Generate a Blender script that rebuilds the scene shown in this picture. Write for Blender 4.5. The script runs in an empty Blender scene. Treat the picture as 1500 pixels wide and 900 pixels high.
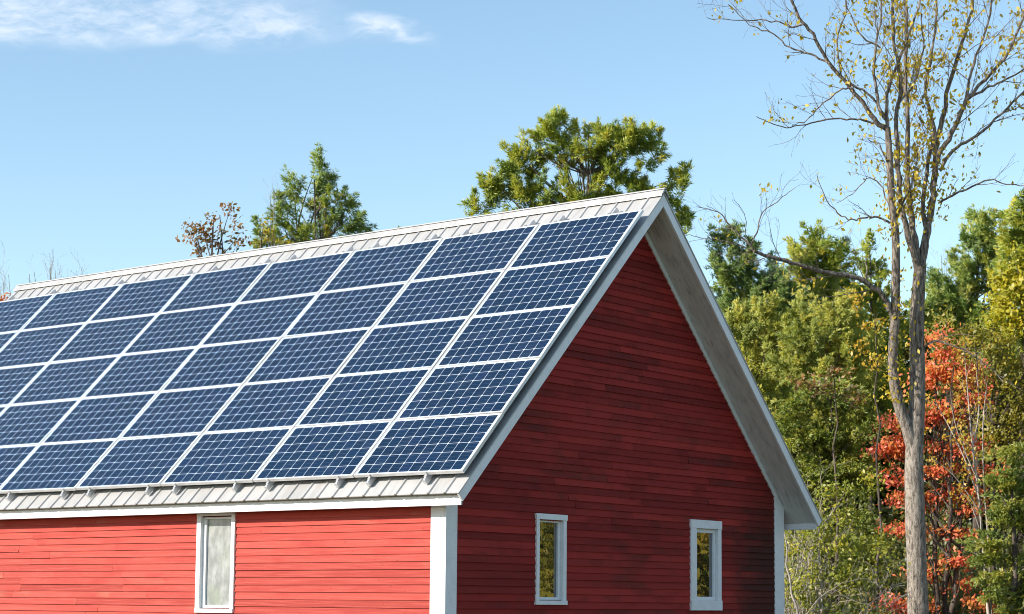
import bpy, math, random
import numpy as np
from mathutils import Matrix, Vector

rng = np.random.default_rng(11)
random.seed(11)
SC = bpy.context.scene
COL = SC.collection
R = math.radians

# ------------------------------------------------------------------ camera model
CAM = np.array([13.84585523, -20.69000484, 1.59982874])
cr = np.array([0.78528186, 0.61908287, 0.00829518])
cu = np.array([0.05787108, -0.08673326, 0.99454928])
cw = np.array([-0.61642789, 0.78052146, 0.10393706])
F, SY = 2832.0, 135.388
SUN = np.array([-0.54, -1.0, 0.52]); SUN /= np.linalg.norm(SUN)

def at(px, py, d):
    return CAM + d * (cw + (px - 750) / F * cr - (py - 450 - SY) / F * cu)
def mpp(d):                      # metres per photo pixel at a depth
    return d / F
def ground(px, d):
    p = at(px, 881, d); p[2] = 0.0
    return p

# ------------------------------------------------------------------ mesh helpers
class MB:
    def __init__(s): s.v, s.f, s.n = [], [], 0
    def add(s, v, f):
        v = np.asarray(v, float); s.v.append(v)
        s.f += [tuple(i + s.n for i in q) for q in f]; s.n += len(v)
    def box(s, a, b, M=None):
        x0, y0, z0 = a; x1, y1, z1 = b
        v = np.array([(x, y, z) for z in (z0, z1) for y in (y0, y1) for x in (x0, x1)], float)
        if M is not None: v = M(v)
        s.add(v, [(0,2,3,1), (4,5,7,6), (0,1,5,4), (2,6,7,3), (0,4,6,2), (1,3,7,5)])
    def quad(s, a, b, c, d): s.add([a, b, c, d], [(0,1,2,3)])
    def prism(s, poly, axis, a, b):
        n = len(poly)
        def put(p, t):
            p = list(p); p.insert(axis, t); return p
        v = [put(p, a) for p in poly] + [put(p, b) for p in poly]
        s.add(v, [tuple(range(n))[::-1], tuple(range(n, 2*n))] + [(i, (i+1) % n, n+(i+1) % n, n+i) for i in range(n)])
    def tube(s, P, rad, n=6):
        P = np.asarray(P, float); rad = np.asarray(rad, float)
        T = np.gradient(P, axis=0); T /= np.linalg.norm(T, axis=1)[:, None] + 1e-9
        ref = np.array([0.31, 0.77, 0.2]) if abs(T[0] @ np.array([0.31, 0.77, 0.2])) < .8 else np.array([1., 0, 0])
        A = np.cross(T, ref); A /= np.linalg.norm(A, axis=1)[:, None] + 1e-9
        B = np.cross(T, A)
        th = np.arange(n) * 2 * math.pi / n
        V = P[:, None] + rad[:, None, None] * (np.cos(th)[None, :, None] * A[:, None] + np.sin(th)[None, :, None] * B[:, None])
        f = []
        for i in range(len(P) - 1):
            for j in range(n):
                k = (j + 1) % n
                f.append((i*n+j, i*n+k, (i+1)*n+k, (i+1)*n+j))
        f.append(tuple(range(n))); f.append(tuple(range((len(P)-1)*n, len(P)*n))[::-1])
        s.add(V.reshape(-1, 3), f)
    def build(s, name, mat, parent=None, off=(0, 0, 0), smooth=False, bevel=0):
        v = np.concatenate(s.v) - np.asarray(off, float) if s.v else np.zeros((0, 3))
        me = bpy.data.meshes.new(name); me.from_pydata(v.tolist(), [], s.f); me.update()
        if smooth: me.shade_smooth()
        return link(name, me, mat, parent, bevel)

def link(name, me, mat, parent=None, bevel=0):
    o = bpy.data.objects.new(name, me); COL.objects.link(o)
    if mat: me.materials.append(mat)
    if parent: o.parent = parent
    if bevel:
        m = o.modifiers.new('bevel', 'BEVEL'); m.width = bevel; m.segments = 2; m.limit_method = 'ANGLE'
    return o

def empty(name, loc=(0, 0, 0)):
    o = bpy.data.objects.new(name, None); COL.objects.link(o); o.location = loc
    o.empty_display_size = .2
    return o
def tag(o, label=None, cat=None, group=None, kind=None):
    if label: o['label'] = label
    if cat: o['category'] = cat
    if group: o['group'] = group
    if kind: o['kind'] = kind
    return o

# ------------------------------------------------------------------ node helpers
class N:
    """tiny expression builder over shader math nodes"""
    def __init__(s, nt): s.nt = nt
    def node(s, t, **kw):
        n = s.nt.nodes.new(t)
        for k, v in kw.items(): setattr(n, k, v)
        return n
    def put(s, sock, v):
        if isinstance(v, bpy.types.NodeSocket): s.nt.links.new(v, sock)
        else:
            try: sock.default_value = v
            except Exception: sock.default_value = (*v, 1.0)
    def m(s, op, a, b=0.0, c=0.0, clamp=False):
        n = s.node('ShaderNodeMath', operation=op, use_clamp=clamp)
        for i, v in enumerate((a, b, c)):
            s.put(n.inputs[i], v)
        return n.outputs[0]
    def add(s, a, b): return s.m('ADD', a, b)
    def sub(s, a, b): return s.m('SUBTRACT', a, b)
    def mul(s, a, b): return s.m('MULTIPLY', a, b)
    def rng(s, v, a, b, c=0.0, d=1.0, smooth=True):
        n = s.node('ShaderNodeMapRange', interpolation_type='SMOOTHSTEP' if smooth else 'LINEAR')
        for i, x in enumerate((v, a, b, c, d)): s.put(n.inputs[i], x)
        return n.outputs[0]
    def mix(s, f, a, b, mode='MIX'):
        n = s.node('ShaderNodeMix', data_type='RGBA', blend_type=mode)
        s.put(n.inputs[0], f); s.put(n.inputs[6], a); s.put(n.inputs[7], b)
        return n.outputs[2]
    def noise(s, vec, scale, detail=4, rough=.55, dist=0.0):
        n = s.node('ShaderNodeTexNoise')
        if vec is not None: s.put(n.inputs['Vector'], vec)
        n.inputs['Scale'].default_value = scale; n.inputs['Detail'].default_value = detail
        n.inputs['Roughness'].default_value = rough; n.inputs['Distortion'].default_value = dist
        return n.outputs[0]
    def obj(s): return s.node('ShaderNodeTexCoord').outputs['Object']
    def sep(s, v):
        n = s.node('ShaderNodeSeparateXYZ'); s.put(n.inputs[0], v); return n.outputs
    def comb(s, x, y, z):
        n = s.node('ShaderNodeCombineXYZ')
        for i, v in enumerate((x, y, z)): s.put(n.inputs[i], v)
        return n.outputs[0]
    def ramp(s, f, stops):
        n = s.node('ShaderNodeValToRGB'); e = n.color_ramp.elements
        while len(e) < len(stops): e.new(.5)
        for el, (p, c) in zip(e, stops): el.position = p; el.color = (*c, 1)
        s.put(n.inputs[0], f); return n.outputs[0]
    def island(s): return s.node('ShaderNodeNewGeometry').outputs['Random Per Island']
    def bump(s, h, strength=.3, dist=.01):
        n = s.node('ShaderNodeBump'); n.inputs['Strength'].default_value = strength
        n.inputs['Distance'].default_value = dist; s.put(n.inputs['Height'], h); return n.outputs[0]

def mat(name, fn, rough=.6, spec=.5, metal=0.0):
    m = bpy.data.materials.new(name); m.use_nodes = True
    b = m.node_tree.nodes['Principled BSDF']
    b.inputs['Roughness'].default_value = rough
    b.inputs['Specular IOR Level'].default_value = spec
    b.inputs['Metallic'].default_value = metal
    n = N(m.node_tree)
    out = fn(n, b)
    if out is not None: n.put(b.inputs['Base Color'], out)
    return m

# ------------------------------------------------------------------ materials
def f_siding(n, b, axis, stain=False):
    o = n.obj(); x, y, z = n.sep(o)
    u = x if axis == 0 else y
    r = n.island()
    grain = n.noise(n.comb(n.mul(u, 1.1), n.add(n.mul(r, 40), n.mul(z, .8)), n.mul(z, 45)), 1.6, 5, .65)
    patch = n.noise(n.comb(n.mul(u, .8), n.mul(r, 9), n.mul(z, 2.2)), 1.5, 4, .6)
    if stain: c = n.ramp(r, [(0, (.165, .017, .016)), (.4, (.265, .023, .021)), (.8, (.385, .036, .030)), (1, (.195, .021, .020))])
    else: c = n.ramp(r, [(0, (.30, .039, .030)), (.3, (.39, .054, .042)), (.8, (.46, .070, .053)), (1, (.34, .046, .036))])
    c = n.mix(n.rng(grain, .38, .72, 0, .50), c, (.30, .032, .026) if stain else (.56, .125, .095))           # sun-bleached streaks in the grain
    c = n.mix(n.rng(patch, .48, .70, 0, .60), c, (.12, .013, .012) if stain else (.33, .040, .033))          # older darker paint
    dots = n.noise(n.comb(n.mul(u, 3.0), n.mul(r, 60), n.mul(z, 12)), 6, 2, .5)
    c = n.mix(n.rng(dots, .66, .74, 0, .7), c, (.20, .03, .02))              # knots and nail rust
    if not stain:
        tan = n.noise(n.comb(n.mul(u, .9), n.mul(r, 31), n.mul(z, 1.0)), 1.4, 3, .5)
        c = n.mix(n.mul(n.rng(tan, .62, .78), n.rng(grain, .3, .6, .2, .75)), c, (.40, .165, .105))   # paint worn to the wood
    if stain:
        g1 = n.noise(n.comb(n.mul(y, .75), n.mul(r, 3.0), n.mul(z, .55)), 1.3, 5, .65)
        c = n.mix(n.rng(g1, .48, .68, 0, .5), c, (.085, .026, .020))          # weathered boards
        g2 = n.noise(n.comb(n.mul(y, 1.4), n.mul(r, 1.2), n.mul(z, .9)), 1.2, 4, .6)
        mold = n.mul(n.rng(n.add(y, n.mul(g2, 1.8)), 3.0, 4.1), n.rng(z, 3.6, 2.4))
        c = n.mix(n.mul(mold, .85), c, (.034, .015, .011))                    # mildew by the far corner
    n.put(b.inputs['Normal'], n.bump(grain, .25, .004))
    return c
M_side = mat('red_siding', lambda n, b: f_siding(n, b, 0), .7, .15)
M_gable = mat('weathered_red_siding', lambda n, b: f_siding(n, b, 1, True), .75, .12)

def f_white(n, b):
    o = n.obj(); k = n.noise(o, 7, 5, .65); g = n.noise(o, 60, 3, .6)
    c = n.mix(n.rng(k, .42, .72, 0, .45), (.79, .80, .82), (.63, .63, .62))
    c = n.mix(n.rng(g, .58, .72, 0, .40), c, (.42, .39, .34))
    n.put(b.inputs['Normal'], n.bump(g, .12, .003))
    return c
M_white = mat('white_paint', f_white, .5, .4)

def f_soffit(n, b):
    x, y, z = n.sep(n.obj()); k = n.noise(n.comb(n.mul(x, 4.0), y, n.mul(z, 1.0)), 3, 6, .7)
    st = n.noise(n.comb(n.mul(x, 9), n.mul(y, 1.2), n.mul(z, 1.2)), 2.2, 5, .75)
    c = n.mix(n.rng(k, .4, .7), (.66, .65, .64), (.50, .50, .50))
    return n.mix(n.rng(st, .54, .68, 0, .6), c, (.17, .17, .165))
M_soffit = mat('weathered_plywood', f_soffit, .8, .2)

def f_roof(n, b):
    o = n.obj(); x, y, z = n.sep(o)
    k = n.noise(n.comb(n.mul(x, 3.0), n.mul(y, .7), n.mul(z, .7)), 1.7, 5, .65)
    pan = n.node('ShaderNodeTexWhiteNoise', noise_dimensions='1D')
    n.put(pan.inputs['W'], n.m('FLOOR', n.m('DIVIDE', x, .744)))
    c = n.mix(n.rng(k, .4, .72), (.44, .436, .43), (.35, .345, .335))
    st = n.noise(n.comb(n.mul(x, 14), n.mul(y, .5), n.mul(z, .5)), 1.5, 4, .6)
    c = n.mix(n.rng(st, .52, .72, 0, .45), c, (.30, .285, .265))
    return n.mix(n.mul(pan.outputs[0], .2), c, (.36, .355, .34))
M_roof = mat('pale_metal_roofing', f_roof, .42, .5)
M_alu = mat('aluminium', lambda n, b: n.mix(n.rng(n.noise(n.obj(), 9, 3), .4, .7), (.66, .66, .66), (.55, .55, .55)), .38, .5, .35)
M_rail = mat('mill_rail', lambda n, b: n.mix(n.rng(n.noise(n.obj(), 14, 3), .4, .7), (.62, .63, .65), (.50, .51, .53)), .45, .5, .5)
M_stone = mat('foundation_stone', lambda n, b: n.mix(n.noise(n.obj(), 5, 6), (.22, .21, .2), (.38, .36, .33)), .9, .2)
M_dark = mat('dark_interior', lambda n, b: n.mix(n.noise(n.obj(), 3, 3), (.02, .018, .016), (.04, .036, .03)), .9, .1)
M_red_plain = mat('red_wall_backing', lambda n, b: n.mix(n.noise(n.obj(), 3, 3), (.10, .015, .012), (.14, .02, .016)), .8, .1)

PITCH = .158
PW, PH = 1.664, 1.000            # module size
def f_cells(n, b):
    o = n.obj(); x, y, z = n.sep(o)
    u = n.add(n.m('DIVIDE', x, PITCH), 5.0); v = n.add(n.m('DIVIDE', y, PITCH), 3.0)
    fu = n.m('ABSOLUTE', n.sub(n.m('FRACT', u), .5)); fv = n.m('ABSOLUTE', n.sub(n.m('FRACT', v), .5))
    inside = n.mul(n.mul(n.m('LESS_THAN', fu, .484), n.m('LESS_THAN', fv, .484)), n.m('LESS_THAN', n.add(fu, fv), .895))
    rng_ = n.mul(n.m('LESS_THAN', n.m('ABSOLUTE', x), PITCH * 5), n.m('LESS_THAN', n.m('ABSOLUTE', y), PITCH * 3))
    cell = n.mul(inside, rng_)
    wn = n.node('ShaderNodeTexWhiteNoise', noise_dimensions='3D')
    oi = n.node('ShaderNodeObjectInfo').outputs['Random']
    n.put(wn.inputs['Vector'], n.comb(n.m('FLOOR', u), n.m('FLOOR', v), n.mul(oi, 91.7)))
    base = n.ramp(wn.outputs[0], [(0, (.0022, .0085, .024)), (.5, (.0028, .0115, .031)), (.85, (.004, .015, .042)), (1, (.007, .015, .046))])
    base = n.mix(n.mul(oi, .25), base, (.010, .017, .042))
    # thin busbars across each cell
    bus = n.m('ABSOLUTE', n.sub(n.m('FRACT', n.mul(n.m('FRACT', v), 3.0)), .5))
    base = n.mix(n.rng(bus, .035, .015, 0, .30), base, (.16, .24, .34))
    dust = n.noise(n.comb(n.mul(x, 1.2), n.add(y, n.mul(oi, 50)), z), 3.5, 4, .6)
    c = n.mix(cell, (.60, .67, .76), base)
    c = n.mix(n.rng(dust,   .42, .78, 0, .03), c, (.35, .36, .38))
    n.put(b.inputs['Roughness'], n.rng(dust, .3, .7, .10, .20))
    return c
M_cell = mat('solar_cells', f_cells, .12, .5)
M_cell.node_tree.nodes['Principled BSDF'].inputs['IOR'].default_value = 1.75
M_cell.node_tree.nodes['Principled BSDF'].inputs['Specular Tint'].default_value = (.20, .62, 1.0, 1)   # blue anti-reflection coating

def f_glass(n, b):
    k = n.noise(n.obj(), 2.6, 3)
    n.put(b.inputs['Normal'], n.bump(k, .04, .02))
    return (.012, .014, .013, 1)
M_glass = mat('window_glass', f_glass, .0, .5)
M_glass.node_tree.nodes['Principled BSDF'].inputs['IOR'].default_value = 3.3
def f_pale_pane(n, b):
    x, y, z = n.sep(n.obj())
    k = n.noise(n.comb(n.mul(x, 5), y, n.mul(z, 2.6)), 1.6, 4, .6)
    l = n.noise(n.comb(n.mul(x, 3), 7.0, n.mul(z, 2.0)), 1.4, 3, .5)
    c = n.mix(n.rng(k, .32, .7), (.20, .215, .21), (.36, .375, .37))  # grey mottle: film on the pane plus reflected sky put into the colour
    return n.mix(n.rng(l, .52, .72, 0, .5), c, (.20, .24, .17))
M_pale_pane = mat('hazed_sky_toned_glass', f_pale_pane, .25, .5)

def f_bark(n, b, a, c_, sc, up=False):
    o = n.obj(); x, y, z = n.sep(o)
    k = n.noise(n.comb(x, y, n.mul(z, .22)), sc, 6, .7, .4)
    k2 = n.noise(o, 1.4, 4, .6)
    n.put(b.inputs['Normal'], n.bump(k, .9, .03))
    k3 = n.noise(n.comb(x, y, n.mul(z, .45)), sc * 2.6, 4, .7)
    c = n.mix(n.rng(n.add(n.mul(k, .68), n.mul(k3, .32)), .38, .60), a, c_)
    c = n.mix(n.rng(k2, .5, .75, 0, .35), c, tuple(v * .72 for v in c_))
    if up:                                                # young limbs have thin brown bark, the old trunk is grey
        c = n.mix(n.rng(z, 4.2, 7.5, 0, .85), c, n.mix(n.rng(k, .36, .64), (.060, .049, .042), (.30, .25, .205)))
    return c
M_bark = mat('grey_bark', lambda n, b: f_bark(n, b, (.095, .078, .064), (.42, .365, .305), 21, True), .9, .15)
M_bark_dark = mat('dark_bark', lambda n, b: f_bark(n, b, (.05, .04, .034), (.15, .12, .095), 9), .9, .15)
M_bark_pale = mat('pale_bark', lambda n, b: f_bark(n, b, (.30, .26, .22), (.50, .44, .37), 14), .85, .2)

def foliage_mat(name, stops, transl=.35, var=.55):
    m = bpy.data.materials.new(name); m.use_nodes = True
    nt = m.node_tree; nt.nodes.clear(); n = N(nt)
    out = n.node('ShaderNodeOutputMaterial')
    at_ = n.node('ShaderNodeAttribute', attribute_name='tone').outputs['Fac']
    f = n.add(n.mul(at_, 1 - var * .6), n.mul(n.island(), var * .6))
    c = n.ramp(f, stops)
    d = n.node('ShaderNodeBsdfDiffuse'); t = n.node('ShaderNodeBsdfTranslucent'); g = n.node('ShaderNodeBsdfGlossy')
    n.put(d.inputs[0], c); n.put(t.inputs[0], n.mix(1.0, c, (1.15, 1.1, .6), 'MULTIPLY'))
    g.inputs['Roughness'].default_value = .45; n.put(g.inputs[0], (.9, .9, .9, 1))
    a = n.node('ShaderNodeMixShader'); a.inputs[0].default_value = transl
    nt.links.new(d.outputs[0], a.inputs[1]); nt.links.new(t.outputs[0], a.inputs[2])
    c2 = n.node('ShaderNodeMixShader'); c2.inputs[0].default_value = .03
    nt.links.new(a.outputs[0], c2.inputs[1]); nt.links.new(g.outputs[0], c2.inputs[2])
    nt.links.new(c2.outputs[0], out.inputs[0])
    return m
def ev(*cs): return [(i / (len(cs) - 1), c) for i, c in enumerate(cs)]
LEAF = {
 'pine':   foliage_mat('pine_needles', ev((0.094, 0.168, 0.068), (0.208, 0.310, 0.083), (0.374, 0.440, 0.097), (0.624, 0.511, 0.117)), 0.36),
 'goldpine': foliage_mat('yellowing_pine_needles', ev((0.088, 0.165, 0.044), (0.260, 0.350, 0.062), (0.460, 0.490, 0.075), (0.620, 0.510, 0.085)), 0.38),
 'softpine': foliage_mat('soft_green_needles', ev((0.151, 0.206, 0.062), (0.332, 0.388, 0.095), (0.524, 0.525, 0.117), (0.700, 0.587, 0.134)), 0.42),
 'darkpine': foliage_mat('dark_needles', ev((0.068, 0.139, 0.067), (0.155, 0.258, 0.091), (0.284, 0.379, 0.104), (0.536, 0.476, 0.109)), 0.34),
 'hemlock': foliage_mat('hemlock_needles', ev((0.083, 0.132, 0.036), (0.184, 0.248, 0.048), (0.339, 0.363, 0.066), (0.554, 0.460, 0.083)), 0.39),
 'olive':  foliage_mat('olive_leaves', ev((0.106, 0.132, 0.025), (0.263, 0.258, 0.038), (0.439, 0.376, 0.053), (0.577, 0.401, 0.056)), 0.54),
 'yellow': foliage_mat('yellow_green_leaves', ev((.16, .20, .018), (.33, .34, .024), (.50, .45, .030), (.60, .46, .035)), .45),
 'gold':   foliage_mat('golden_leaves', ev((.20, .15, .024), (.42, .28, .028), (.56, .36, .034), (.50, .40, .07)), .42),
 'red':    foliage_mat('red_maple_leaves', ev((.54, .065, .050), (.69, .125, .076), (.73, .205, .086), (.72, .320, .085), (.58, .44, .085)), .45),
 'shrub':  foliage_mat('shrub_leaves', ev((.070, .105, .020), (.200, .240, .030), (.380, .370, .040), (.56, .46, .045)), .42),
 'rust':   foliage_mat('rusty_leaves', ev((0.070, 0.100, 0.050), (0.150, 0.120, 0.055), (0.330, 0.150, 0.055), (0.270, 0.230, 0.070)), 0.44),
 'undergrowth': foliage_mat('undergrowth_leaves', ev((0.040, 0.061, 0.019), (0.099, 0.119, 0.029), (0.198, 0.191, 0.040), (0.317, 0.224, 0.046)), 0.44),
}

# ------------------------------------------------------------------ foliage geometry
def cards(name, C, U, V, tone, m, parent, off):
    n = len(C)
    co = np.empty((n, 4, 3), np.float32)
    C = C - np.asarray(off)
    co[:, 0] = C - U; co[:, 1] = C + V; co[:, 2] = C + U; co[:, 3] = C - V
    me = bpy.data.meshes.new(name)
    me.vertices.add(4 * n); me.vertices.foreach_set('co', co.ravel())
    me.loops.add(4 * n); me.loops.foreach_set('vertex_index', np.arange(4 * n, dtype=np.int32))
    me.polygons.add(n); me.polygons.foreach_set('loop_start', np.arange(0, 4 * n, 4, dtype=np.int32))
    a = me.attributes.new('tone', 'FLOAT', 'POINT')
    a.data.foreach_set('value', np.repeat(np.clip(tone, 0, 1), 4).astype(np.float32))
    me.update(); me.validate()
    return link(name, me, m, parent)

def unit(a): return a / (np.linalg.norm(a, axis=-1, keepdims=True) + 1e-9)
def rsph(n): return unit(rng.normal(size=(n, 3)))

def leaf_cards(P, size, up=.35, asp=.55):
    n = len(P)
    nrm = unit(rsph(n) + np.array([0, 0, up]) + .95 * SUN)        # leaves turn towards the light
    U = unit(np.cross(nrm, rsph(n))); V = np.cross(nrm, U)
    s = size * rng.uniform(.6, 1.25, n)[:, None]
    return P, U * s, V * s * asp

def needle_cards(P, D, k, ln, wd, spread=.8):
    n = len(P)
    Pk = np.repeat(P, k, 0); Dk = np.repeat(D, k, 0)
    d = unit(Dk + spread * rng.normal(size=(n * k, 3)))
    L = ln * rng.uniform(.6, 1.15, n * k)[:, None]
    V = unit(np.cross(d, SUN + .45 * rsph(n * k))) * wd * .5
    return Pk + d * L * .5, d * L * .5, V

def sample_blobs(blobs, depth, dens):
    """blobs: (px, py, rx, ry[, depth offset m]); returns cluster centres, outward directions"""
    out, dirs, wid = [], [], []
    for b in blobs:
        px, py, rx, ry = b[:4]; dz = b[4] if len(b) > 4 else 0.0
        d = depth + dz; k = mpp(d)
        c = at(px, py, d); ax, ay = rx * k, ry * k; az = .8 * min(ax, ay) + .2 * max(ax, ay)
        n = max(3, int(dens * (ax * ay) ** .5 * (ax * ay * az) ** (1/3)))
        q = rsph(n); r = rng.uniform(0, 1, n) ** (1 / 2.1)
        p = c + (q[:, :1] * ax * cr + q[:, 1:2] * ay * np.array([0, 0, 1.]) + q[:, 2:] * az * cw) * r[:, None]
        out.append(p); dirs.append(unit(p - c + 1e-6)); 
    return np.concatenate(out), np.concatenate(dirs)

def bez(a, b, c, n=7):
    t = np.linspace(0, 1, n)[:, None]
    return (1-t)**2 * a + 2*t*(1-t) * b + t*t * c

def tree(name, label, cat, base_px, depth, top_py, blobs, leaf, style='pine', dens=16, per=40, cl=.42, size=.05,
         trunk_r=.14, bark=None, limbs=.6, group=None, lean_px=0, needle=(.16, .022, 8), flat=.7, tone_amp=.30, trunks=1, fill=2.3):
    base = ground(base_px, depth); base[2] = -.05
    root = empty(name, base); tag(root, label, cat, group)
    dens, per, cl = dens * fill, int(per * 1.25), cl * .92
    needle = (needle[0] * .82, needle[1] * 1.12, needle[2] + 2) if style == 'pine' else (needle[0], needle[1] * 1.3, needle[2])
    if style == 'pine': per = int(per * 1.15); size *= .92
    Cc, Dc = sample_blobs(blobs, depth, dens)
    limbs /= 2
    top = at(base_px + lean_px, top_py, depth)
    top[2] = min(top[2], Cc[:, 2].max() - (.55 if style == 'pine' else .25))
    tm = MB(); lm = MB()
    spine = []
    for ti in range(trunks):
        e = top + (0 if ti == 0 else 1) * np.array([rng.normal() * .7, rng.normal() * .7, -abs(rng.normal()) * 1.0])
        mid = (base + e) / 2 + np.array([rng.normal() * .15, rng.normal() * .15, 0])
        sp = bez(base + (0 if ti == 0 else .25) * np.array([rng.normal(), rng.normal(), 0]), mid, e, 14)
        sp[1:-1] += rng.normal(size=(12, 3)) * np.array([.04, .04, 0])
        spine.append(sp)
        tm.tube(sp, trunk_r * (1 - .93 * np.linspace(0, 1, 14) ** .9) + .008, 7)
    bark = bark or M_bark_dark
    tm.build('trunk', bark, root, base, smooth=True)
    nl = int(len(Cc) * limbs)
    for i in rng.permutation(len(Cc))[:nl]:
        sp = spine[rng.integers(len(spine))]
        c = Cc[i]; z0 = c[2] - rng.uniform(0, 1.7) - .45 * np.linalg.norm((c - sp[len(sp)//2])[:2]) - .2
        j = int(np.clip(np.argmin(abs(sp[:, 2] - z0)), 1, len(sp) - 2))
        a = sp[j]; b = (a + c) / 2 + np.array([0, 0, -.15 + rng.normal() * .12]) + rng.normal(size=3) * .1
        L = np.linalg.norm(c - a)
        lm.tube(bez(a, b, c, 6), np.linspace(min(.05, .012 + .010 * L), .006, 6), 4)
    if lm.n and nl < 8: pass
    elif lm.n: lm.build('branches', bark, root, base, smooth=True)
    ctone = rng.uniform(.5 - tone_amp, .5 + tone_amp, len(Cc)) + rng.normal(size=len(Cc)) * .08
    k = np.repeat(np.arange(len(Cc)), per)
    csz = cl * rng.uniform(.6, 1.3, len(Cc))
    off = rng.normal(size=(len(k), 3)) * .55 * csz[k][:, None] * np.array([1, 1, flat])
    if style == 'pine':                                   # upswept plumes that taper to a tip
        axis = unit(Dc * .55 + np.array([0, 0, .60]) + .25 * rng.normal(size=Dc.shape))[k]
        tt = rng.uniform(-1, 1, len(k))[:, None]
        off = axis * tt * csz[k][:, None] * 1.15 + rng.normal(size=(len(k), 3)) * (csz[k][:, None] * .34 * (1 - .32 * (tt + 1)))
    P = Cc[k] + off
    t = ctone[k] + rng.normal(size=len(k)) * .12
    if style == 'leaf':
        C_, U, V = leaf_cards(P, size)
        cards('crown', C_, U, V, t, LEAF[leaf], root, base)
    else:
        ln, wd, kk = needle
        D = unit(axis + .45 * unit(off)) if style == 'pine' else unit(Dc[k] * .5 + unit(off) * .5 + np.array([0, 0, -.05]))
        if style == 'hemlock': D = unit(D * np.array([1, 1, .25]))
        C_, U, V = needle_cards(P, D, kk, ln, wd, .55 if style == 'pine' else .5)
        cards('crown', C_, U, V, np.repeat(t, kk) + rng.normal(size=len(k) * kk) * .05, LEAF[leaf], root, base)
    return root, base

# recursive bare twigs along a path
def twigs(mb, P, rad, depth_left, out_tips, gap=.5, ln=.9, up=.25, start=.25, seed_dir=None):
    seg = np.linalg.norm(np.diff(P, axis=0), axis=1); cum = np.concatenate([[0], np.cumsum(seg)]); Ltot = cum[-1]
    if Ltot < .05: return
    s = Ltot * start
    while s < Ltot:
        i = min(np.searchsorted(cum, s) , len(P) - 1); i = max(i, 1)
        f = (s - cum[i-1]) / max(seg[i-1], 1e-6); a = P[i-1] + f * (P[i] - P[i-1])
        t = unit(P[i] - P[i-1]); r0 = np.interp(s, cum, rad)
        q = rng.normal(size=3); q -= q @ t * t; q = unit(q)
        d = unit(t * rng.uniform(.5, 1.0) + q * rng.uniform(.5, .95) + np.array([0, 0, up]))
        L = ln * rng.uniform(.5, 1.3) * (1 - .45 * s / Ltot)
        n = 5; pts = [a]
        for _ in range(n):
            d = unit(d + rng.normal(size=3) * .16 + np.array([0, 0, .05])); pts.append(pts[-1] + d * L / n)
        pts = np.array(pts); rr = np.linspace(min(r0 * .5, .012), .003, n + 1)
        mb.tube(pts, rr, 4)
        out_tips.append(pts)
        if depth_left > 0: twigs(mb, pts, rr, depth_left - 1, out_tips, gap * .62, ln * .5, up, .2)
        s += gap * rng.uniform(.5, 1.5)

# ------------------------------------------------------------------ ground
gm = MB()
gx = np.concatenate([[-2500, -600, -200], np.linspace(-80, 80, 33), [200, 600, 2500]])
n_ = len(gx); vv = [(x, y, 0.0 if max(abs(x), abs(y)) > 70 or (abs(x) < 20 and abs(y) < 24) else rng.uniform(-.06, 0.0)) for y in gx for x in gx]
gm.add(vv, [(j*n_+i, j*n_+i+1, (j+1)*n_+i+1, (j+1)*n_+i) for j in range(n_-1) for i in range(n_-1)])
def f_ground(n, b):
    o = n.obj(); k = n.noise(o, .35, 6, .65); k2 = n.noise(o, 9, 5, .7)
    c = n.mix(n.rng(k, .38, .66), (.075, .085, .035), (.115, .105, .05))
    return n.mix(n.rng(k2, .45, .7, 0, .6), c, (.16, .13, .055))
M_ground = mat('meadow_ground', f_ground, .95, .1)
tag(gm.build('ground', M_ground, smooth=True), kind='structure')

# ------------------------------------------------------------------ barn
H, L, A = 6.925, 5.828, .7856
YW, OV, XB = 3.768, .469, 13.42          # half width of walls, gable overhang, barn length
ca, sa = math.cos(A), math.sin(A)
XG0, XG1 = -OV, -(XB - OV)               # gable wall planes
barn = empty('red_barn', (0, 0, 0))
tag(barn, 'red clapboard barn with white trim and a steep pale metal roof', 'barn')

def SL(v, side=-1):
    """slope frame (x, s down the slope, n above the roof plane) -> world"""
    v = np.asarray(v, float)
    s, n = v[:, 1], v[:, 2]
    return np.stack([v[:, 0], side * (s * ca + n * sa), H - s * sa + n * ca], 1)

EXPO = .0895
def courses(z0, z1, span, holes, put, mb):
    """lay lapped boards; span(z)->(a,b); holes [(a,b,z0,z1)]; put(u, out, z) -> xyz"""
    z = z0
    while z < z1 - .01:
        zt = min(z + EXPO, z1)
        a0, b0 = span(z); a1, b1 = span(zt)
        if b0 - a0 < .03: break
        cuts = sorted((h[0], h[1]) for h in holes if h[2] < z + EXPO * .5 < h[3])
        segs, cur = [], a0
        for ha, hb in cuts: segs.append((cur, ha)); cur = hb
        segs.append((cur, b0))
        for (u0, u1) in segs:
            brk = [u0]
            while u1 - brk[-1] > 3.6: brk.append(brk[-1] + rng.uniform(1.5, 3.4))
            brk.append(u1)
            for i in range(len(brk) - 1):
                p, q = brk[i] + (.0015 if i else 0), brk[i+1] - (.0015 if i < len(brk) - 2 else 0)
                pt = a1 + (p - a0) if (i == 0 and u0 == a0) else p
                qt = b1 if (i == len(brk) - 2 and u1 == b0) else q
                pt = max(pt, a1) if i == 0 else pt
                o = .020 + rng.uniform(-.004, .005); w = rng.uniform(-.0035, .0035)
                mb.add([put(p, o, z + w), put(q, o, z - w), put(max(qt, pt + .002), .004, zt), put(pt, .004, zt),
                        put(p, 0.0, z + w), put(q, 0.0, z - w)], [(0, 1, 2, 3), (4, 5, 1, 0)])
        z = zt

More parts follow.
